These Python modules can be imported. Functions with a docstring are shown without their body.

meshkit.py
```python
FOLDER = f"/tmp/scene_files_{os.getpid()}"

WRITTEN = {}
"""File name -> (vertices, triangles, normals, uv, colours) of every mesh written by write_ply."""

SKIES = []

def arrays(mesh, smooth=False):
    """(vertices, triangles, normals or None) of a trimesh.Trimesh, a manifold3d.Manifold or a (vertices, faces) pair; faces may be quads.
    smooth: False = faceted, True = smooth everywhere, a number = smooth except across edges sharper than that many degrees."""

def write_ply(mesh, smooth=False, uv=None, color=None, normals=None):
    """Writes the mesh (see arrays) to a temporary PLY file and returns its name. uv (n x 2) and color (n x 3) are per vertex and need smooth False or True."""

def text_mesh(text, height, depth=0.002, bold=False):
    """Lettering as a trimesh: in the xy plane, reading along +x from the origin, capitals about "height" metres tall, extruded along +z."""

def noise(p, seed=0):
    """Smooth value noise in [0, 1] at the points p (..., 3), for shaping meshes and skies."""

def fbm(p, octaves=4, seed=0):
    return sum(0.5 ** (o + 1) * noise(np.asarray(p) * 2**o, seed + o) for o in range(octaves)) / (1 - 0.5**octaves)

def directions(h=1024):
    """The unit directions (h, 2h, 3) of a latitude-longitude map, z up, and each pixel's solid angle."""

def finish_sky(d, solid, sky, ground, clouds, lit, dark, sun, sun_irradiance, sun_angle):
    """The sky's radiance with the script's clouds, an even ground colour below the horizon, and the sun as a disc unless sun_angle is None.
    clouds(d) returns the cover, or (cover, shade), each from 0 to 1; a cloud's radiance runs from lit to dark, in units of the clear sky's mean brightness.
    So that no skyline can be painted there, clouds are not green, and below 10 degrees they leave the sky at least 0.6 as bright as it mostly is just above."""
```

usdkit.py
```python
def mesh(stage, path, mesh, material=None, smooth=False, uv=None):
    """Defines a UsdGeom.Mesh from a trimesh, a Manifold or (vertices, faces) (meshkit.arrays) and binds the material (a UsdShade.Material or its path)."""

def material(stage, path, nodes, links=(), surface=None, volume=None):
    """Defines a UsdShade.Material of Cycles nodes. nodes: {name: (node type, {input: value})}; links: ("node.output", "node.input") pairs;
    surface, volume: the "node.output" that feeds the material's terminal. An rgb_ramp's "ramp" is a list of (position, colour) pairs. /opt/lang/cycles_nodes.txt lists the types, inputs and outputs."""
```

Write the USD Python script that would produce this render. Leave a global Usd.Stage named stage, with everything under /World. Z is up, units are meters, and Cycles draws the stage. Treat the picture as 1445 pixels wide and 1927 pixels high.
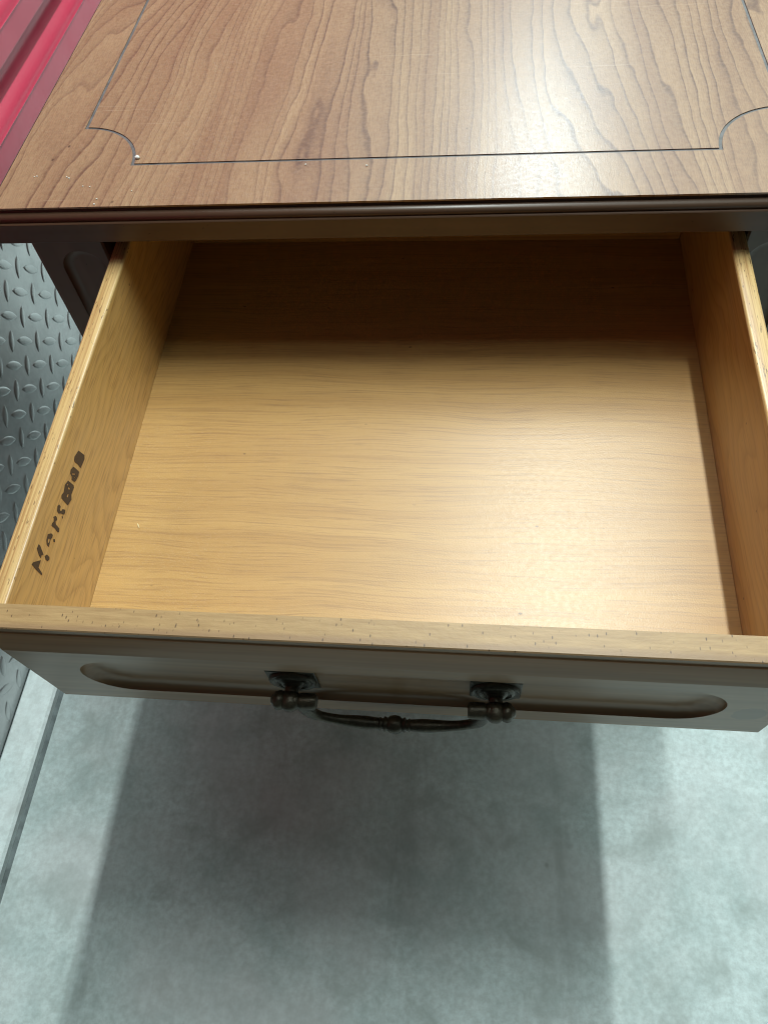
import math, random
import numpy as np, trimesh, manifold3d as m3, shapely
from shapely.geometry import Polygon, LineString, box as sbox
import usdkit
from meshkit import fbm
from pxr import Usd, UsdGeom, UsdLux, UsdShade, Gf, Sdf

stage = Usd.Stage.CreateInMemory()
UsdGeom.SetStageUpAxis(stage, UsdGeom.Tokens.z)
UsdGeom.SetStageMetersPerUnit(stage, 1.0)
UsdGeom.Xform.Define(stage, '/World')
UsdGeom.Scope.Define(stage, '/World/Looks')
FZ = 0.55                                    # height of the drawer front's top edge above the floor

# ------------------------------------------------------------------ camera
cam = UsdGeom.Camera.Define(stage, '/World/Camera')
Rm = [[0.99503, -0.01820, 0.09927-0.00003], [0.06920, 0.83919, -0.53933], [-0.07349, 0.54352, 0.83622]]
Rm = np.linalg.qr(np.array(Rm))[0] * np.sign(np.diag(np.linalg.qr(np.array(Rm))[1]))
Cp = (0.04151, -0.16971, FZ + 0.39909)
M = Gf.Matrix4d(1.0)
for i in range(3):
    for j in range(3):
        M[i, j] = float(Rm[j, i])
M.SetTranslateOnly(Gf.Vec3d(*Cp))
cam.AddTransformOp().Set(M)
cam.CreateHorizontalApertureAttr(24.0)
cam.CreateVerticalApertureAttr(24.0 * 1024 / 767)
cam.CreateFocalLengthAttr(24.0 * 1470.8 / 1445)
cam.CreateClippingRangeAttr(Gf.Vec2f(0.01, 100))
cam.CreateExposureAttr(0.0)

# ------------------------------------------------------------------ light
def light(name, x, y, z, w, l, watts, col):
    r = UsdLux.RectLight.Define(stage, '/World/' + name)
    r.AddTranslateOp().Set(Gf.Vec3d(x, y, z))
    r.CreateWidthAttr(w); r.CreateHeightAttr(l)
    r.CreateIntensityAttr(watts)
    r.CreateNormalizeAttr(False)
    r.CreateColorAttr(Gf.Vec3f(*col))
    return r
LC = (0.92, 1.0, 0.96)
light('ceiling_lamp', 0.57, 1.58, 4.11, 0.085, 2.2, 246.0, LC)
light('ceiling_lamp_001', 0.62, 5.60, 4.11, 0.085, 1.8, 195.0, (0.80, 0.96, 1.0))
light('ceiling_bounce', 1.6, 4.4, 4.4, 6.6, 9.0, 1.85, (0.86, 1.0, 0.95))

usdkit.material(stage, '/World/Looks/ambient', {
    'bg': ('background_shader', {'color': (0.82, 1.0, 0.96), 'strength': 0.045})}, [], surface='bg.background')
dome = UsdLux.DomeLight.Define(stage, '/World/ambient_light')
UsdShade.MaterialBindingAPI.Apply(dome.GetPrim()).Bind(UsdShade.Material.Get(stage, '/World/Looks/ambient'))

# ------------------------------------------------------------------ materials
class G:
    """small node-graph builder"""
    def __init__(s): s.n, s.l, s.k = {}, [], 0
    def add(s, kind, out, ins=None, **vals):
        s.k += 1; nm = f'{kind}_{s.k}'
        v = {}
        for k, x in {**(ins or {}), **vals}.items():
            if isinstance(x, str) and '.' in x and x.split('.')[0] in s.n: s.l.append((x, f'{nm}.{k}'))
            else: v[k] = x
        s.n[nm] = (kind, v)
        return f'{nm}.{out}'
    def m(s, op, a, b=0.0, c=0.0): return s.add('math', 'value', math_type=op, value1=a, value2=b, value3=c)
    def mix(s, f, a, b, t='mix'): return s.add('mix_color', 'result', blend_type=t, fac=f, a=a, b=b)
    def ramp(s, f, stops): return s.add('rgb_ramp', 'color', fac=f, ramp=stops)
    def noise(s, vec, scale=1.0, detail=2.0, rough=0.5, dist=0.0):
        return s.add('noise_texture', 'fac', vector=vec, scale=scale, detail=detail, roughness=rough, distortion=dist)
    def map(s, vec, sc, loc=(0, 0, 0), rot=(0, 0, 0)): return s.add('mapping', 'vector', vector=vec, scale=sc, location=loc, rotation=rot)
    def step(s, f, a, b, o0=0.0, o1=1.0): return s.add('map_range', 'result', value=f, from_min=a, from_max=b, to_min=o0, to_max=o1, clamp=True)
    def pos(s): return s.add('texture_coordinate', 'object')
    def done(s, path, **pb):
        p = s.add('principled_bsdf', 'BSDF', **pb)
        return usdkit.material(stage, '/World/Looks/' + path, s.n, s.l, surface=p)

def rings(g, u, strong):
    """growth rings: slow darkening, an abrupt dark line, then light again"""
    return g.ramp(g.m('fraction', u), [(0, (0, 0, 0)), (0.10, (0.04,)*3), (0.55, (0.16,)*3), (0.80, (0.40,)*3), (0.90, (1,)*3), (0.95, (0.9,)*3), (1.0, (0, 0, 0))])

def cherry_top():
    g = G(); P = g.pos(); sx = g.add('separate_xyz', 'x', vector=P)
    n1 = g.noise(g.map(P, (4.4, 1.25, 1), (3.1, 0.55, 0)), 1.0, 2.0, 0.42)
    n0 = g.noise(g.map(P, (15, 0.7, 1), (8, 1, 0)), 1.0, 2.0, 0.5)
    n2 = g.noise(g.map(P, (13, 9, 1)), 1.0, 3.0, 0.5)
    n3 = g.noise(g.map(P, (90, 30, 1)), 1.0, 2.0, 0.5)
    u = g.m('multiply_add', sx, 104.0, g.m('multiply', n1, 17.5)); u = g.m('multiply_add', n0, 11.0, u)
    u = g.m('multiply_add', n2, 1.5, u); u = g.m('multiply_add', n3, 0.28, u)
    r = rings(g, u, 1)
    strength = g.step(g.noise(g.map(P, (14, 5, 1), (7, 2, 0)), 1.0, 2.0), 0.34, 0.64, 0.45, 1.0)
    uv = g.add('combine_xyz', 'vector', x=g.m('multiply', u, 0.33), y=g.m('multiply', g.add('separate_xyz', 'y', vector=P), 2.0), z=0.0)
    zone = g.step(g.noise(uv, 1.0, 2.0, 0.55), 0.34, 0.66)
    base = g.mix(zone, (0.395, 0.258, 0.148), (0.285, 0.163, 0.094))
    half = g.m('multiply', g.m('fraction', g.m('multiply', u, 0.5)), 0.0)
    c = g.mix(g.m('multiply', r, strength), base, (0.095, 0.043, 0.031))
    fine = g.noise(g.map(P, (1500, 110, 1)), 1.0, 2.0, 0.6)
    c = g.mix(g.step(fine, 0.38, 0.68, 0.0, 0.5), c, (0.17, 0.085, 0.045))
    blot = g.noise(P, 260.0, 2.0, 0.6)
    c = g.mix(g.step(blot, 0.42, 0.75, 0.0, 0.28), c, (0.42, 0.26, 0.14))
    sp = g.add('voronoi_texture', 'distance', vector=g.map(P, (1, 0.62, 1)), scale=42.0, randomness=1.0)
    spn = g.noise(P, 19.0, 2.0)
    c = g.mix(g.m('multiply', g.step(sp, 0.030, 0.055, 0.75, 0.0), g.step(spn, 0.5, 0.56)), c, (0.05, 0.028, 0.018))
    sc1 = g.noise(g.map(P, (5, 900, 1), (3, 0, 0), (0, 0, 0.5)), 1.0, 1.0); sc2 = g.noise(P, 9.0, 2.0)
    c = g.mix(g.m('multiply', g.step(sc1, 0.735, 0.76, 0.0, 0.45), g.step(sc2, 0.50, 0.58)), c, (0.55, 0.42, 0.30))
    rough = g.step(g.noise(P, 300.0, 2.0), 0.3, 0.7, 0.25, 0.30)
    bh = g.m('add', g.m('multiply', g.noise(g.map(P, (1150, 800, 1)), 1.0, 2.0, 0.6), 0.6), g.m('multiply', fine, 0.25))
    bump = g.add('bump', 'normal', height=bh, strength=0.20, distance=0.0006)
    return g.done('cherry_veneer', base_color=c, roughness=rough, specular_ior_level=0.75, normal=bump)

def dark_wood(name, hi=(0.085, 0.047, 0.028), lo=(0.048, 0.026, 0.016), rough=0.36, axis=0, scuff=True):
    g = G(); P = g.pos()
    sc = [60, 60, 60]; sc[axis] = 3.0
    n = g.noise(g.map(P, tuple(sc)), 1.0, 3.0, 0.55)
    c = g.mix(g.step(n, 0.3, 0.7), hi, lo)
    sp = g.noise(P, 520.0, 2.0, 0.6)
    c = g.mix(g.step(sp, 0.70, 0.74, 0.0, 0.6), c, (0.012, 0.008, 0.006))
    sf = g.noise(g.map(P, tuple(s * 2.2 for s in sc), (2.3, 1.1, 0.4)), 1.0, 3.0, 0.7); sg = g.noise(P, 8.0, 2.0)
    c = g.mix(g.m('multiply', g.step(sf, 0.60, 0.68, 0.0, 0.5), g.step(sg, 0.55, 0.62)), c, (0.24, 0.16, 0.10))
    b = g.noise(g.map(P, tuple(s * 6 for s in sc)), 1.0, 2.0)
    r = g.step(g.noise(P, 26.0, 4.0, 0.6), 0.3, 0.7, rough - 0.05, rough + 0.07)
    bump = g.add('bump', 'normal', height=b, strength=0.10, distance=0.0005)
    return g.done(name, base_color=c, roughness=r, specular_ior_level=0.5, normal=bump)

def front_wood():
    """stained brown on the face, paler and speckled on the rubbed top edge"""
    g = G(); P = g.pos()
    z = g.add('separate_xyz', 'z', vector=P); y = g.add('separate_xyz', 'y', vector=P); x = g.add('separate_xyz', 'x', vector=P)
    n = g.noise(g.map(P, (4, 130, 130)), 1.0, 3.0, 0.6)
    brown = g.mix(g.step(n, 0.3, 0.7), (0.37, 0.212, 0.102), (0.25, 0.138, 0.062))
    # rubbed stain patch near the right end of the face
    dx = g.m('multiply', g.m('subtract', x, 0.2135), 95.0); dz = g.m('multiply', g.m('subtract', z, -0.071), 75.0)
    dd = g.m('add', g.m('multiply', dx, dx), g.m('multiply', dz, dz))
    pn = g.noise(P, 150.0, 3.0, 0.6)
    patch = g.m('multiply', g.step(g.m('add', dd, g.m('multiply', pn, 0.9)), 1.15, 1.4, 0.5, 0.0), 1.0)
    brown = g.mix(patch, brown, (0.10, 0.07, 0.04))
    grain = g.noise(g.map(P, (40, 500, 500)), 1.0, 3.0, 0.6)
    tan = g.mix(g.step(grain, 0.3, 0.7), (0.45, 0.300, 0.140), (0.335, 0.213, 0.095))
    edge = g.step(g.m('add', y, g.m('multiply', n, 0.004)), 0.0045, 0.0075, 0.75, 0.0)
    tan = g.mix(edge, tan, (0.27, 0.170, 0.092))
    # specks, slightly long along z/y
    v = g.add('voronoi_texture', 'distance', vector=g.map(P, (1.7, 0.62, 1)), scale=235.0, randomness=1.0)
    vn = g.noise(P, 60.0, 2.0)
    tan = g.mix(g.m('multiply', g.step(v, 0.10, 0.19, 0.8, 0.0), g.step(vn, 0.40, 0.48)), tan, (0.045, 0.026, 0.018))
    f = g.step(z, -0.0012, -0.0004)
    c = g.mix(f, brown, tan)
    r = g.step(f, 0, 1, 0.30, 0.42)
    b = g.noise(g.map(P, (260, 520, 520)), 1.0, 3.0, 0.65)
    bump = g.add('bump', 'normal', height=b, strength=g.step(f, 0, 1, 0.06, 0.17), distance=0.0007)
    return g.done('rubbed_brown_wood', base_color=c, roughness=r, specular_ior_level=g.step(f, 0, 1, 0.6, 0.4), normal=bump)

def oak_bottom():
    g = G(); P = g.pos()
    warp = g.noise(g.map(P, (5, 12, 1)), 1.0, 2.0)
    y2 = g.add('combine_xyz', 'vector', x=g.add('separate_xyz', 'x', vector=P), y=g.m('multiply_add', warp, 0.024, g.add('separate_xyz', 'y', vector=P)), z=0.0)
    band = g.noise(g.map(y2, (0.9, 60, 1)), 1.0, 4.0, 0.62)
    c = g.mix(g.step(band, 0.22, 0.78), (0.57, 0.345, 0.120), (0.455, 0.255, 0.080))
    st = g.noise(g.map(y2, (8, 560, 1)), 1.0, 2.0, 0.5)
    c = g.mix(g.step(st, 0.50, 0.70, 0.0, 0.62), c, (0.37, 0.205, 0.072))
    st2 = g.noise(g.map(y2, (30, 900, 1), (4, 3, 0)), 1.0, 2.0, 0.5)
    c = g.mix(g.step(st2, 0.55, 0.68, 0.0, 0.42), c, (0.28, 0.15, 0.06))
    v = g.add('voronoi_texture', 'distance', vector=g.map(P, (0.6, 1.0, 1)), scale=55.0, randomness=1.0)
    vn = g.noise(P, 33.0, 2.0)
    c = g.mix(g.m('multiply', g.step(v, 0.035, 0.06, 0.8, 0.0), g.step(vn, 0.53, 0.58)), c, (0.12, 0.065, 0.03))
    sm = g.noise(P, 6.0, 5.0, 0.62, 0.8)
    c = g.mix(g.step(sm, 0.52, 0.72, 0.0, 0.22), c, (0.38, 0.24, 0.10))
    b = g.m('add', g.m('multiply', g.noise(g.map(P, (900, 1100, 1)), 1.0, 2.0, 0.6), 0.7), g.m('multiply', st, 0.25))
    bump = g.add('bump', 'normal', height=b, strength=0.17, distance=0.0007)
    r = g.step(g.noise(P, 300.0, 2.0), 0.3, 0.7, 0.325, 0.365)
    return g.done('oak_print_board', base_color=c, roughness=r, specular_ior_level=0.62, normal=bump)

def oak_side(name, off, k=1.0):
    g = G(); P = g.pos()
    z = g.add('separate_xyz', 'z', vector=P)
    n1 = g.noise(g.map(P, (1, 4.2, 11), off), 1.0, 2.0, 0.45)
    n2 = g.noise(g.map(P, (1, 14, 60), off), 1.0, 2.0, 0.5)
    u = g.m('multiply_add', z, 95.0, g.m('multiply', n1, 15.0)); u = g.m('multiply_add', n2, 0.9, u)
    r = g.ramp(g.m('fraction', u), [(0, (0.1,)*3), (0.35, (0.0,)*3), (0.75, (0.5,)*3), (0.92, (1,)*3), (1, (0.1,)*3)])
    c = g.mix(g.m('multiply', r, 0.55), (0.72*k, 0.455*k, 0.155*k), (0.46*k, 0.255*k, 0.07*k))
    p = g.noise(g.map(P, (1, 42, 820), off), 1.0, 2.0, 0.5)
    c = g.mix(g.step(p, 0.52, 0.66, 0.0, 0.62), c, (0.36, 0.19, 0.06))
    p2 = g.noise(g.map(P, (1, 16, 240), off), 1.0, 2.0, 0.5)
    c = g.mix(g.step(p2, 0.4, 0.75, 0.0, 0.35), c, (0.60*k, 0.40*k, 0.19*k))
    v = g.add('voronoi_texture', 'distance', vector=P, scale=70.0, randomness=1.0)
    vn = g.noise(P, 47.0, 2.0)
    c = g.mix(g.m('multiply', g.step(v, 0.045, 0.08, 0.8, 0.0), g.step(vn, 0.52, 0.57)), c, (0.09, 0.045, 0.02))
    # the top edge shows ring lines along its length
    x = g.add('separate_xyz', 'x', vector=P)
    e = g.noise(g.map(P, (900, 9, 1), off), 1.0, 2.0, 0.5)
    ce = g.mix(g.step(e, 0.40, 0.62), (0.66, 0.46, 0.20), (0.45, 0.26, 0.10))
    dash = g.noise(g.map(P, (800, 130, 1), off), 1.0, 2.0, 0.5)
    ce = g.mix(g.step(dash, 0.64, 0.70, 0.0, 0.8), ce, (0.13, 0.065, 0.025))
    c = g.mix(g.step(z, -0.0099, -0.0092), c, ce)
    bump = g.add('bump', 'normal', height=g.m('add', p, g.m('multiply', dash, 0.7)), strength=0.25, distance=0.0005)
    return g.done(name, base_color=c, roughness=0.34, specular_ior_level=0.5, coat_weight=0.25, coat_roughness=0.22, normal=bump)

def concrete(name, seed, tint=1.0):
    g = G(); P = g.pos()
    a = g.noise(g.map(P, (1, 1, 1), (seed, seed * .7, 0)), 7.5, 6.0, 0.62, 0.3)
    b = g.noise(g.map(P, (1, 1, 1), (seed + 5, 3, 0)), 34.0, 5.0, 0.65)
    c_ = g.noise(g.map(P, (1, 1, 1), (seed + 9, 1, 0)), 15.0, 4.0, 0.6, 0.6)
    c = g.mix(g.step(a, 0.36, 0.62), (0.375*tint, 0.470*tint, 0.470*tint), (0.575*tint, 0.690*tint, 0.700*tint))
    c = g.mix(g.step(b, 0.42, 0.62, 0.0, 0.5), c, (0.60*tint, 0.70*tint, 0.705*tint))
    c = g.mix(g.step(c_, 0.53, 0.70, 0.0, 0.55), c, (0.27*tint, 0.325*tint, 0.31*tint))
    fn = g.noise(P, 130.0, 4.0, 0.7)
    c = g.mix(g.step(fn, 0.36, 0.62, 0.42, 0.0), c, (0.26*tint, 0.31*tint, 0.30*tint))
    pk = g.noise(g.map(P, (1, 1, 1), (2, seed, 0)), 5.0, 2.0)
    c = g.mix(g.step(pk, 0.45, 0.62, 0.0, 0.35), c, (0.55*tint, 0.55*tint, 0.56*tint))
    # long faint trowel and drag marks
    tr = g.noise(g.map(P, (26, 2.2, 1), (seed, 0, 0), (0, 0, 0.75)), 1.0, 4.0, 0.6)
    c = g.mix(g.step(tr, 0.57, 0.66, 0.0, 0.22), c, (0.2*tint, 0.225*tint, 0.22*tint))
    v = g.add('voronoi_texture', 'distance', vector=P, scale=30.0, randomness=1.0)
    vn = g.noise(P, 11.0, 2.0)
    c = g.mix(g.m('multiply', g.step(v, 0.03, 0.11, 0.4, 0.0), g.step(vn, 0.56, 0.64)), c, (0.11, 0.125, 0.12))
    bump = g.add('bump', 'normal', height=b, strength=0.12, distance=0.002)
    r = g.step(a, 0.3, 0.7, 0.48, 0.62)
    return g.done(name, base_color=c, roughness=r, specular_ior_level=0.4, normal=bump)

def plain(name, col, rough, metallic=0.0, bump=0.0, bscale=200.0, spec=0.5, var=0.15, vscale=30.0, **kw):
    g = G(); P = g.pos()
    n = g.noise(P, vscale, 4.0, 0.6)
    c = g.mix(g.step(n, 0.3, 0.7), tuple(x * (1 - var) for x in col), tuple(min(1, x * (1 + var)) for x in col))
    r = g.step(g.noise(P, vscale * 1.7, 3.0), 0.3, 0.7, rough * 0.85, rough * 1.15)
    d = dict(base_color=c, roughness=r, metallic=metallic, specular_ior_level=spec, **kw)
    if bump: d['normal'] = g.add('bump', 'normal', height=g.noise(P, bscale, 3.0, 0.6), strength=bump, distance=0.001)
    return g.done(name, **d)

MT = dict(
    top=cherry_top(),
    edge=dark_wood('dark_edge_stain', (0.100, 0.056, 0.032), (0.066, 0.036, 0.021), 0.34, 0),
    body=dark_wood('dark_cabinet_stain', (0.130, 0.080, 0.048), (0.088, 0.053, 0.031), 0.36, 2),
    front=front_wood(), bottom=oak_bottom(),
    side=oak_side('oak_side_board', (0.3, 0.17, 0.4)), side2=oak_side('oak_side_board_plain', (5.3, 2.9, 7.4), 0.72),
    groove=plain('groove_lacquer', (0.12, 0.12, 0.125), 0.35, var=0.3, vscale=120),
    ink=plain('brown_ink', (0.030, 0.012, 0.007), 0.38, var=0.5, vscale=600),
    brass=plain('dark_antique_metal', (0.062, 0.052, 0.034), 0.34, 0.5, bump=0.25, bscale=900, var=0.45, vscale=220),
    steel=plain('tread_plate_aluminium', (0.50, 0.51, 0.515), 0.33, 0.92, bump=0.10, bscale=240, var=0.12, vscale=18),
    red=plain('red_enamel', (0.56, 0.045, 0.095), 0.36, var=0.06, vscale=8, spec=0.8),
    concrete=concrete('concrete', 1.7), strip=concrete('pale_concrete', 4.1, 1.12),
    joint=plain('joint_filler', (0.13, 0.16, 0.165), 0.7, var=0.35, vscale=60, bump=0.5),
    crumb=plain('white_crumb', (0.8, 0.79, 0.75), 0.6, var=0.1),
    splinter=plain('pale_splinter', (0.85, 0.72, 0.42), 0.5, var=0.1),
)

q = math.pi / 2
# ------------------------------------------------------------------ helpers
used = {}
def path(name, parent=None):
    base = (parent or '/World') + '/' + name
    k = used.get(base, 0); used[base] = k + 1
    return base if k == 0 else f'{base}_{k:03d}'
def tag(prim, **kw):
    for k, v in kw.items(): prim.SetCustomDataByKey(k, v)
    return prim
def obj(name, mesh, mat, parent=None, smooth=False, **kw):
    p = path(name, parent)
    m = usdkit.mesh(stage, p, mesh, MT[mat], smooth=smooth)
    tag(m.GetPrim(), **kw)
    return p
def cat(*ms): return trimesh.util.concatenate([tm(m) for m in ms])
def tm(m):
    if isinstance(m, m3.Manifold):
        d = m.to_mesh(); return trimesh.Trimesh(d.vert_properties[:, :3], d.tri_verts, process=False)
    return m
def bx(x0, x1, y0, y1, z0, z1, ch=0.0):
    """box, edges chamfered by ch"""
    if not ch: return m3.Manifold.cube((x1 - x0, y1 - y0, z1 - z0)).translate((x0, y0, z0))
    pts = []
    for sx in (0, 1):
        for sy in (0, 1):
            for sz in (0, 1):
                c = np.array([(x0, x1)[sx], (y0, y1)[sy], (z0, z1)[sz]], float)
                d = np.array([1 - 2 * sx, 1 - 2 * sy, 1 - 2 * sz]) * ch
                for k in range(3):
                    q = c + d; q[k] = c[k]; pts.append(q)
    return m3.Manifold.hull_points(np.array(pts))
def lathe(prof, seg=32):
    """prof: (r, h) along +z"""
    return trimesh.creation.revolve(np.array(prof), sections=seg)
def tube(pts, radii, seg=14, caps=True):
    pts = np.array(pts, float); n = len(pts)
    t = np.gradient(pts, axis=0); t /= np.linalg.norm(t, axis=1)[:, None]
    up = np.array([0, 1.0, 0.01]); V = []
    for i in range(n):
        a = np.cross(t[i], up); a /= np.linalg.norm(a); b = np.cross(a, t[i])
        for k in range(seg):
            w = 2 * math.pi * k / seg
            V.append(pts[i] + radii[i] * (math.cos(w) * a + math.sin(w) * b))
    F = []
    for i in range(n - 1):
        for k in range(seg):
            p, q = i * seg + k, i * seg + (k + 1) % seg
            F += [(p, q, q + seg), (p, q + seg, p + seg)]
    V += [pts[0], pts[-1]]
    for k in range(seg):
        F += [((k + 1) % seg, k, n * seg), ((n - 1) * seg + k, (n - 1) * seg + (k + 1) % seg, n * seg + 1)]
    m = trimesh.Trimesh(V, F, process=False); m.fix_normals(); return m
def extr(poly, h, z=0.0):
    m = trimesh.util.concatenate([trimesh.creation.extrude_polygon(p, h, engine='earcut') for p in getattr(poly, 'geoms', [poly])])
    m.apply_translation((0, 0, z)); return m
def pocket(ax, az, zc, y, w, D, flip=1, n=7):
    """cutter for an oblong recess with coved walls: half-length ax, half-height az in the xz plane, cut into +y from plane y"""
    r = min(ax, az); lev = []
    for k in range(n + 1):
        t = q * k / n
        o_, dep = w * (1 - math.cos(t)), D * math.sin(t)
        P = []
        for sx, sz, a0 in ((1, 1, 0), (-1, 1, q), (-1, -1, 2 * q), (1, -1, 3 * q)):
            for j in range(9):
                a = a0 + q * j / 8
                P.append((sx * (ax - r) + (r - o_) * math.cos(a), y + dep, zc + sz * (az - r) + (r - o_) * math.sin(a)))
        lev.append(np.array(P))
    up = lev[0].copy(); up[:, 1] -= 0.01
    lev = [up] + lev
    return m3.Manifold.batch_boolean([m3.Manifold.hull_points(np.vstack([a, b])) for a, b in zip(lev, lev[1:])], m3.OpType.Add)
def cyl_chain(pts, r, seg=18):
    """union of capsule segments along a closed path: a core-box cutter"""
    s = m3.Manifold.sphere(r, seg); parts = []
    for a, b in zip(pts, pts[1:] + pts[:1]):
        parts.append(m3.Manifold.batch_hull([s.translate(a), s.translate(b)]))
    return m3.Manifold.batch_boolean(parts, m3.OpType.Add)

# ------------------------------------------------------------------ setting: floor
XW = -0.527                                   # foot of the metal wall
obj('floor', bx(-0.470, 2.6, -2.2, 4.2, -0.12, 0.0), 'concrete', kind='structure', label='smooth blue grey concrete floor with mottled stains')
p = obj('wall_curb', bx(XW + 0.001, -0.4805, -2.2, 4.2, -0.12, 0.004, 0.003), 'strip', label='narrow pale concrete strip at the foot of the diamond plate wall', category='concrete curb')
obj('floor_joint', bx(-0.4803, -0.4702, -2.2, 4.2, -0.12, -0.007), 'joint', kind='structure', label='dark open joint running along the concrete floor')
obj('ground', bx(-2.5, 3.5, -3.0, 5.0, -0.3, -0.1205), 'joint', kind='structure', label='bare ground below the concrete slab')

# ------------------------------------------------------------------ diamond plate on the wall
PT = 0.385                                    # its top edge
wall = path('diamond_plate_panel')
wx = UsdGeom.Xform.Define(stage, wall); wx.AddTranslateOp().Set(Gf.Vec3d(XW, 0.6, 0))
tag(wx.GetPrim(), label='grey aluminium diamond plate panel along the foot of the red wall', category='metal panel')
obj('sheet', bx(-0.006, 0.0, -0.72, 3.6, 0.0006, PT, 0.0008), 'steel', wall)
rnd = random.Random(5)
e1 = np.array([0.7071, -0.7071]); e2 = np.array([-0.7071, -0.7071]); p0 = 0.0307
o = np.array([0.5754 - 0.6, FZ - 0.2943])
def lug(cy, cz, along, even):
    L, Wd, H = (0.0190 if even else 0.0150), 0.0064, 0.0011
    n = 8; V = []; rim = []
    ang = math.atan2(along[1], along[0]) + rnd.uniform(-0.03, 0.03)
    for k in range(n):
        s = -1 + 2 * k / (n - 1); rim.append((s * L, Wd * (1 - s * s) ** 0.85))
    ring = rim + [(x, -y) for x, y in rim[-2:0:-1]]
    R2 = lambda q: (q[0] * math.cos(ang) - q[1] * math.sin(ang), q[0] * math.sin(ang) + q[1] * math.cos(ang))
    N = len(ring)
    for f, h in ((1.0, -0.0004), (0.80, H * 0.55), (0.52, H * 0.95)):
        for q in ring:
            a, b = R2((q[0] * (0.9 if f < 1 else 1) * (1 if f > .6 else .85), q[1] * f)); V.append((h, cy + a, cz + b))
    V.append((H * 1.05, cy, cz)); F = []
    for j in range(2):
        for k in range(N):
            a, b = j * N + k, j * N + (k + 1) % N; F += [(a, b, b + N), (a, b + N, a + N)]
    for k in range(N): F.append((2 * N + k, 2 * N + (k + 1) % N, 3 * N))
    return np.array(V), np.array(F)
Vs, Fs, c0 = [], [], 0
for i in range(-70, 90):
    for j in range(-90, 90):
        c = o + i * p0 * e1 + j * p0 * e2
        if not (0.012 < c[1] < PT - 0.012 and -0.71 < c[0] < 1.7): continue
        V, F = lug(c[0], c[1], e1 if (i + j) % 2 == 0 else e2, (i + j) % 2 == 0)
        Vs.append(V); Fs.append(F + c0); c0 += len(V)
lm = trimesh.Trimesh(np.vstack(Vs), np.vstack(Fs), process=False); lm.fix_normals()
obj('raised_lug', lm, 'steel', wall, smooth=40, kind='stuff')

# ------------------------------------------------------------------ red corrugated sheet above it
red = path('corrugated_wall')
rx = UsdGeom.Xform.Define(stage, red); rx.AddTranslateOp().Set(Gf.Vec3d(XW, 0.6, PT + 0.002))
tag(rx.GetPrim(), label='red ribbed metal wall sheet standing above the diamond plate panel', category='metal wall')
pit = 0.0785; zt = FZ - 0.0835; prof = []
def rib(z):                                    # going down from z: slope out, outer flat, sharp step in, inner flat
    d = 0.016; q = []
    for k in range(9):
        t = k / 8; q.append((d * (0.5 - 0.5 * math.cos(math.pi * min(1, t * 1.0))), z - 0.031 * t))
    q += [(d + 0.0012, z - 0.0325), (d, z - 0.0345), (d, z - 0.0595), (d - 0.0006, z - 0.0612), (0.002, z - 0.0632), (0.0005, z - 0.0642), (0.0, z - 0.066)]
    return q
for k in range(24, -2, -1):
    prof += rib(zt + k * pit)
prof = [(x - 0.012, z - PT - 0.002) for x, z in prof if z > PT + 0.003]
prof.append((prof[-1][0], 0.0))
Pv = np.array(prof); n = len(Pv)
V = np.vstack([np.c_[Pv[:, 0], np.full(n, yy), Pv[:, 1]] for yy in (-0.72, 3.6)] + [np.c_[Pv[:, 0] - 0.0012, np.full(n, yy), Pv[:, 1]] for yy in (-0.72, 3.6)])
F = []
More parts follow.
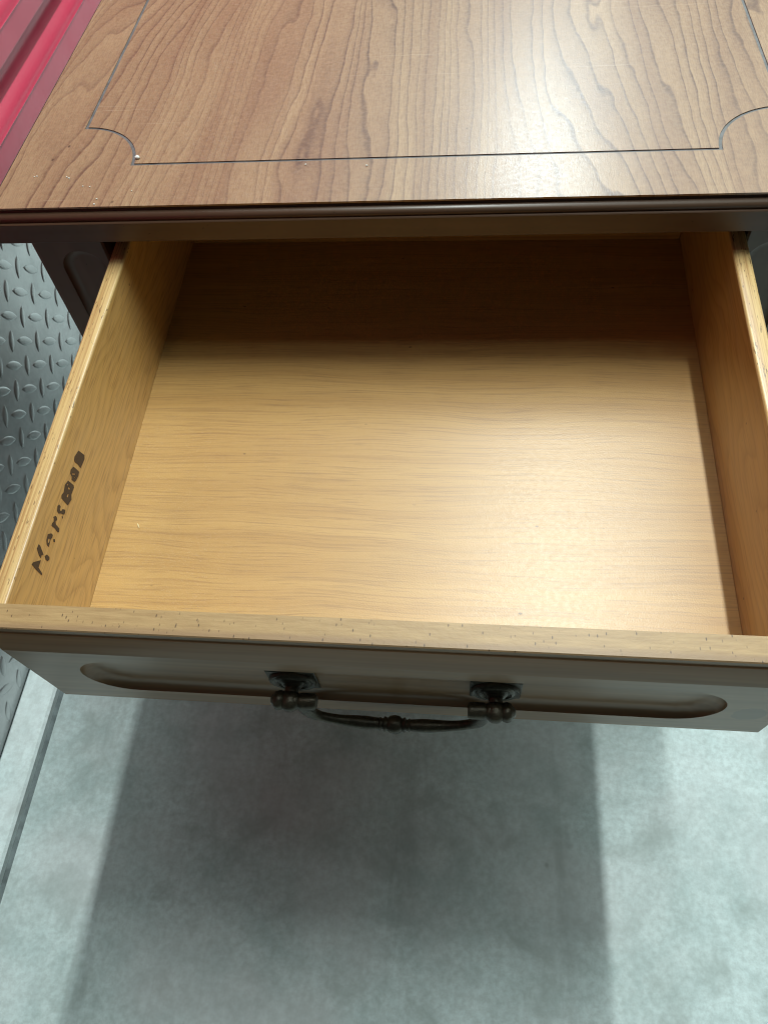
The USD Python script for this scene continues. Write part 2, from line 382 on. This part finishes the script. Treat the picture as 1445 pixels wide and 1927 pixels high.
for i in range(n - 1):
    F += [(i, i + 1, n + i + 1), (i, n + i + 1, n + i), (2*n + i, 3*n + i + 1, 2*n + i + 1), (2*n + i, 3*n + i, 3*n + i + 1)]
    F += [(i, 2*n + i, 2*n + i + 1), (i, 2*n + i + 1, i + 1), (n + i, n + i + 1, 3*n + i + 1), (n + i, 3*n + i + 1, 3*n + i)]
rm_ = trimesh.Trimesh(V, F, process=False); rm_.fix_normals()
obj('ribbed_sheet', rm_, 'red', red, smooth=35)
obj('bottom_rail', bx(-0.008, 0.006, -0.72, 3.6, -0.0015, 0.008, 0.001), 'steel', red)

# ------------------------------------------------------------------ nightstand
NS = path('nightstand')
BY = 0.555
nx = UsdGeom.Xform.Define(stage, NS); nx.AddTranslateOp().Set(Gf.Vec3d(0, BY, 0))
tag(nx.GetPrim(), label='brown wooden nightstand with its drawer pulled wide open', category='nightstand')
TX, TY0, TY1, TZ = 0.318, 0.3193 - BY, 0.80 - BY, FZ + 0.0527
CX, CY0, CY1 = 0.307, 0.330 - BY, 0.79 - BY
# tabletop: thin veneer sheet cut by the inlaid line, on a slab with a moulded edge
gw = 0.0013; gxl, gxr, gy, gr = -0.2700, 0.2745, 0.3710 - BY, 0.0518; gyb = TY1 - 0.052
def arc(cx, cy, a0, a1, n=20): return [(cx + gr * math.cos(a), cy + gr * math.sin(a)) for a in np.linspace(a0, a1, n)]
loop = arc(gxl, gy, q, 0) + arc(gxr, gy, 2*q, q) + arc(gxr, gyb, 3*q, 2*q) + arc(gxl, gyb, 0, -q)
band = LineString(loop + loop[:1]).buffer(gw, join_style=2)
outer = sbox(-TX, TY0, TX, TY1)
ven = extr(outer.difference(band), 0.0014, TZ - 0.0014)
topp = obj('tabletop', ven, 'top', NS)
obj('inlaid_line', extr(band.buffer(-0.00005), 0.0006, TZ - 0.0013), 'groove', topp)
ep = [(0.0, 0.0), (0.0002, -0.0008), (-0.0006, -0.0016), (-0.0010, -0.0030), (-0.0006, -0.0036)]
for k in range(9):
    a = q - q * 1.25 * k / 8; ep.append((-0.0004 + 0.0046 * math.cos(a), -0.0086 + 0.0048 * math.sin(a)))
ep += [(0.0038, -0.0100), (0.0054, -0.0102), (0.0060, -0.0108), (0.0060, -0.0266), (0.0054, -0.0272), (-0.012, -0.0272)]
ep = [(0.0, -0.0014)] + [e for e in ep if e[1] < -0.0014]
V, F = [], []
for o_, dz in ep:
    for x, y in ((-TX - o_, TY0 - o_), (TX + o_, TY0 - o_), (TX + o_, TY1 + o_), (-TX - o_, TY1 + o_)): V.append((x, y, TZ + dz))
n = len(ep)
for i in range(n - 1):
    for k in range(4):
        a, b = i * 4 + k, i * 4 + (k + 1) % 4; F += [(a, a + 4, b + 4), (a, b + 4, b)]
F += [(0, 1, 2), (0, 2, 3)]; l = (n - 1) * 4; F += [(l, l + 2, l + 1), (l, l + 3, l + 2)]
mold = trimesh.Trimesh(V, F, process=False); mold.fix_normals()
obj('moulded_edge', mold, 'edge', NS, smooth=28)

# cabinet
CT = TZ - 0.0273; CB = 0.055; OW = 0.2470; OB = FZ - 0.108
zt_, xin = CT, OW
def stile(s):
    b = bx(min(s * CX, s * OW), max(s * CX, s * OW), CY0, CY0 + 0.022, CB, CT - 0.0002)
    b = bx(*(sorted((s * CX, s * OW))), CY0, CY0 + 0.022, CB, CT - 0.0002, 0.0016)
    xo, xi = CX - 0.0175, OW + 0.0045
    ztop, zbot = FZ + 0.0045, 0.12
    return b - pocket((xo - xi) / 2, (ztop - zbot) / 2, (ztop + zbot) / 2, CY0, 0.0075, 0.0050).translate((s * (xo + xi) / 2, 0, 0))
for s in (-1, 1):
    obj('stile', stile(s), 'body', NS, smooth=35)
    obj('side_panel', bx(*sorted((s * CX, s * (CX - 0.018))), CY0 + 0.0221, CY1, CB, CT - 0.0002, 0.0012), 'body', NS)
obj('lower_panel', bx(-OW + 0.0004, OW - 0.0004, CY0 + 0.001, CY0 + 0.02, CB, OB - 0.012, 0.002), 'body', NS)
obj('back_panel', bx(-CX + 0.0185, CX - 0.0185, CY1 - 0.012, CY1, CB, CT - 0.0002), 'body', NS)
obj('inner_shelf', bx(-CX + 0.0185, CX - 0.0185, CY0 + 0.0222, CY1 - 0.0122, OB - 0.03, OB - 0.012), 'body', NS)
obj('plinth', bx(-CX + 0.012, CX - 0.012, CY0 + 0.014, CY1 - 0.01, 0.0006, CB - 0.0004, 0.002), 'body', NS)

# drawer: its own frame, origin at the top front edge, drooping forward
DR = NS + '/drawer'
dx = UsdGeom.Xform.Define(stage, DR)
dx.AddTranslateOp().Set(Gf.Vec3d(0, -BY, FZ)); dx.AddRotateZOp().Set(math.degrees(-0.01183)); dx.AddRotateXOp().Set(math.degrees(0.05219))
HW, FT, FH = 0.2405, 0.0154, 0.1100
prof = [(FT, 0.0), (0.0007, 0.0), (0.0, -0.0007), (-0.0003, -0.0050), (-0.0012, -0.0056), (-0.0030, -0.0100), (-0.0047, -0.0150)]
prof += [(-0.0062, -0.0200), (-0.0063, -0.0204), (-0.0062, -FH + 0.001), (-0.0052, -FH), (FT, -FH)]
cs = m3.CrossSection([np.array([(y, z) for y, z in prof])], m3.FillRule.NonZero)
fr = m3.Manifold.extrude(cs, 2 * HW).rotate((90, 0, 90)).translate((-HW, 0, 0))
c = 0.011
plan = m3.CrossSection([np.array([(-HW, FT + 0.001), (-HW, 0.0035), (-HW + c, -0.0078), (HW - c, -0.0078), (HW, 0.0035), (HW, FT + 0.001)])], m3.FillRule.NonZero)
fr = fr ^ m3.Manifold.extrude(plan, 0.2).translate((0, 0, -0.15))
PY = -0.0063
fr = fr - pocket(0.1975, 0.0275, -0.0615, PY, 0.0105, 0.0060)
obj('drawer_front', fr, 'front', DR, smooth=30)

SL = 0.455
def side(s):
    w0, w1 = 0.2300, 0.2423
    zt = -0.0071; pr = []
    rr = 0.0019
    for k in range(6):
        a = q * k / 5; pr.append((s * (w1 - rr + rr * math.cos(a)), zt - rr + rr * math.sin(a) - 0.0006))
    pr.append((s * (w0 + w1) / 2, zt))
    for k in range(6):
        a = q + q * k / 5; pr.append((s * (w0 + rr + rr * math.cos(a)), zt - rr + rr * math.sin(a) - 0.0006))
    pr += [(s * w0, -0.1095), (s * w1, -0.1095)]
    pr = np.array(pr)
    if s < 0: pr = pr[::-1]
    cs = m3.CrossSection([pr], m3.FillRule.NonZero)       # (x, z)
    return m3.Manifold.extrude(cs, SL - FT - 0.0004).rotate((90, 0, 0)).translate((0, SL, 0))
s0 = obj('drawer_side', side(-1), 'side', DR, smooth=30)
obj('drawer_side', side(1), 'side2', DR, smooth=30)
obj('drawer_bottom', bx(-0.2298, 0.2298, FT + 0.0003, SL - 0.0125, -0.1095, -0.1062), 'bottom', DR)
obj('drawer_back', bx(-0.2298, 0.2298, SL - 0.012, SL, -0.1095, -0.012, 0.001), 'side2', DR)

# stamped lettering on the left side's inner face (y, z in tenths of a millimetre)
LT = [
 [(507,-198),(526,-207),(576,-277),(533,-277),(522,-279),(511,-335),(499,-340),(499,-321),(500,-261),(505,-220)],
 [(652,-200),(650,-223),(621,-286),(608,-267),(586,-267),(596,-237),(620,-197)],
 [(620,-307),(640,-324),(640,-358),(628,-369),(609,-355),(606,-329)],
 [(760,-264),(783,-295),(783,-318),(764,-320),(744,-309),(715,-314),(692,-314),(696,-288),(719,-268),(741,-265)],
 [(764,-342),(772,-357),(757,-367),(750,-353)],
 [(889,-261),(909,-283),(905,-303),(894,-310),(876,-299),(861,-314),(860,-368),(838,-376),(829,-364),(834,-320),(829,-274),(846,-271),(866,-282),(883,-274)],
 [(977,-268),(996,-280),(992,-303),(975,-300),(966,-311),(974,-330),(993,-336),(1004,-366),(986,-377),(967,-365),(958,-334),(941,-304),(946,-281)],
 [(946,-354),(952,-365),(937,-370)],
 [(1148,-272),(1194,-292),(1207,-372),(1196,-385),(1136,-380),(1108,-401),(1087,-392),(1049,-380),(1048,-337),(1047,-283),(1066,-274),(1098,-286)],
 [(1277,-282),(1315,-302),(1322,-342),(1327,-385),(1296,-392),(1251,-382),(1233,-368),(1226,-332),(1245,-322),(1251,-292)],
 [(1383,-277),(1449,-299),(1469,-386),(1446,-401),(1395,-394),(1362,-388),(1364,-347),(1354,-302),(1361,-284)]]
LH = [[(734,-277),(747,-304),(720,-307),(709,-291)],[(1168,-290),(1177,-309),(1165,-310),(1159,-296)],[(1159,-315),(1166,-347),(1152,-344),(1143,-319)],
 [(1106,-330),(1124,-350),(1096,-355),(1090,-335)],[(1266,-308),(1289,-351),(1279,-351),(1257,-314)],[(1258,-342),(1267,-361),(1252,-355)]]
sh = shapely.union_all([Polygon(p_).buffer(0) for p_ in LT]).difference(shapely.union_all([Polygon(p_).buffer(0) for p_ in LH]))
sh = sh.buffer(1.0).buffer(-1.6).buffer(1.3)
lt = extr(sh.simplify(0.4), 1.0)
v = lt.vertices.copy(); lt.vertices = np.c_[-0.2300 - 0.0003 + 0.0005 * v[:, 2], v[:, 0] * 1e-4, v[:, 1] * 1e-4]; lt.fix_normals()
obj('lettering', lt, 'ink', DR, label='dark brown stamped lettering reading Morsman')

# bail pull
hc = 0.0009; hz = -0.0640; PF = PY + 0.0060; AX = PF - 0.0145
def at(m, x, y, z, rot=None):
    m = m.copy()
    if rot is not None: m.apply_transform(trimesh.transformations.rotation_matrix(*rot))
    m.apply_translation((x, y, z)); return m
for s in (-1, 1):
    px = hc + s * 0.0630
    pl = tm(bx(px - 0.0157, px + 0.0157, PF - 0.0016, PF - 0.0001, hz - 0.0150, hz + 0.0150, 0.0006))
    ros = lathe([(0.0151, 0.0), (0.0151, 0.0012), (0.0143, 0.0022), (0.0130, 0.0014), (0.0121, 0.0014), (0.0112, 0.0026), (0.0098, 0.0030), (0.0090, 0.0018), (0.0080, 0.0018), (0.0066, 0.0034), (0.0050, 0.0040), (0.0, 0.0040)], 40)
    ros = at(ros, px, PF - 0.0016, hz, (math.pi / 2, (1, 0, 0)))
    obj('pull_backplate', cat(pl, ros), 'brass', DR, smooth=40)
    post = lathe([(0.0074, 0.0), (0.0066, 0.0016), (0.0050, 0.0026), (0.0047, 0.0056), (0.0056, 0.0066), (0.0064, 0.0080), (0.0068, 0.0100), (0.0066, 0.0130), (0.0052, 0.0156), (0.0030, 0.0170), (0, 0.0172)], 28)
    post.apply_scale((0.9, 0.9, 1)); post = at(post, px, PF - 0.0040, hz - 0.0005, (math.pi / 2, (1, 0, 0)))
    kn = lathe([(0, 0), (0.0050, 0.0), (0.0050, 0.002), (0.0068, 0.0034), (0.0076, 0.0056), (0.0066, 0.0080), (0.0048, 0.0090), (0.0042, 0.0098), (0.0026, 0.0108), (0, 0.0111)], 8)
    kn.apply_scale((0.86, 0.86, 1)); kn = at(kn, px + s * 0.0012, AX, hz - 0.0005, (s * math.pi / 2, (0, 1, 0)))
    sl = lathe([(0, 0), (0.0050, 0.0), (0.0062, 0.0012), (0.0062, 0.0024), (0.0052, 0.0036), (0.0060, 0.0050), (0.0060, 0.0130), (0.0050, 0.0146), (0, 0.0146)], 20)
    sl.apply_scale((0.86, 0.86, 1)); sl = at(sl, px - s * 0.0020, AX, hz - 0.0005, (-s * math.pi / 2, (0, 1, 0)))
    obj('pull_post', cat(post, kn, sl), 'brass', DR, smooth=40)
bp, br = [], []
yb = AX
for k in range(81):
    t = -1 + k / 40.0
    x = 0.0560 * math.sin(t * q); z = hz - 0.0020 - 0.0315 * (max(0.0, 1 - abs(t) ** 2.6)) ** 0.62
    bp.append((hc + x, yb - 0.0025 * (1 - t * t), z)); a = abs(x)
    r = 0.0031 + 0.0012 * math.exp(-((a - 0.020) / 0.013) ** 2) + 0.0012 * max(0, (a - 0.048) / 0.008)
    br.append(r)
bail = tube(bp, br, 16)
zc_ = hz - 0.0020 - 0.0315
bead = lathe([(0, -0.0120), (0.0042, -0.0118), (0.0050, -0.0108), (0.0042, -0.0096), (0.0040, -0.0086), (0.0056, -0.0076), (0.0052, -0.0064), (0.0046, -0.0054), (0.0062, -0.0036), (0.0069, 0), (0.0062, 0.0036), (0.0046, 0.0054), (0.0052, 0.0064), (0.0056, 0.0076), (0.0040, 0.0086), (0.0042, 0.0096), (0.0050, 0.0108), (0.0042, 0.0118), (0, 0.0120)], 20)
bead.apply_scale(0.88); bead = at(bead, hc, yb - 0.0025, zc_, (math.pi / 2, (0, 1, 0)))
nub = trimesh.creation.icosphere(2, 0.0034); nub.apply_translation((hc, yb - 0.0040, zc_ - 0.0056))
obj('pull_bail', cat(bail, bead, nub), 'brass', DR, smooth=50)

# ------------------------------------------------------------------ crumbs on the top, a splinter in the drawer
def pebble(r, seed):
    m = trimesh.creation.icosphere(1, r); rs = np.random.RandomState(seed)
    m.vertices *= rs.uniform(0.65, 1.15, (len(m.vertices), 1)); m.vertices[:, 2] *= 0.7; return m
cr = pebble(0.0022, 3); cr.apply_translation((-0.2160, 0.3790, FZ + 0.0527 + 0.0008))
obj('crumb', cr, 'crumb', smooth=60, label='white crumb lodged at the left front corner of the dark inlaid line', category='crumb')
sp = [(-0.2938, 0.3581), (-0.2919, 0.3585), (-0.2669, 0.3564), (-0.2647, 0.3549), (-0.2505, 0.3444), (-0.2448, 0.3435), (-0.2350, 0.3283), (-0.2353, 0.3219), (-0.0807, 0.3648), (-0.0340, 0.3614), (-0.21, 0.337)]
ms = []
for i, (x, y) in enumerate(sp):
    m = pebble(rnd.uniform(0.0004, 0.0008), i); m.apply_translation((x, y, FZ + 0.0527 + 0.0003)); ms.append(m)
obj('dust', cat(*ms), 'crumb', smooth=60, kind='stuff', label='tiny white specks of dust scattered on the front left of the tabletop', category='dust')
Rz, Rx = trimesh.transformations.rotation_matrix(-0.01183, (0, 0, 1)), trimesh.transformations.rotation_matrix(0.05219, (1, 0, 0))
spl = tube([(-0.2105, 0.1290, -0.1056), (-0.2093, 0.1272, -0.1052), (-0.2080, 0.1249, -0.1056)], [0.0002, 0.0006, 0.0002], 6)
spl.apply_transform(Rz @ Rx); spl.apply_translation((0, 0, FZ))
obj('splinter', spl, 'splinter', smooth=60, label='tiny pale wood splinter lying on the drawer bottom near its left side', category='splinter')
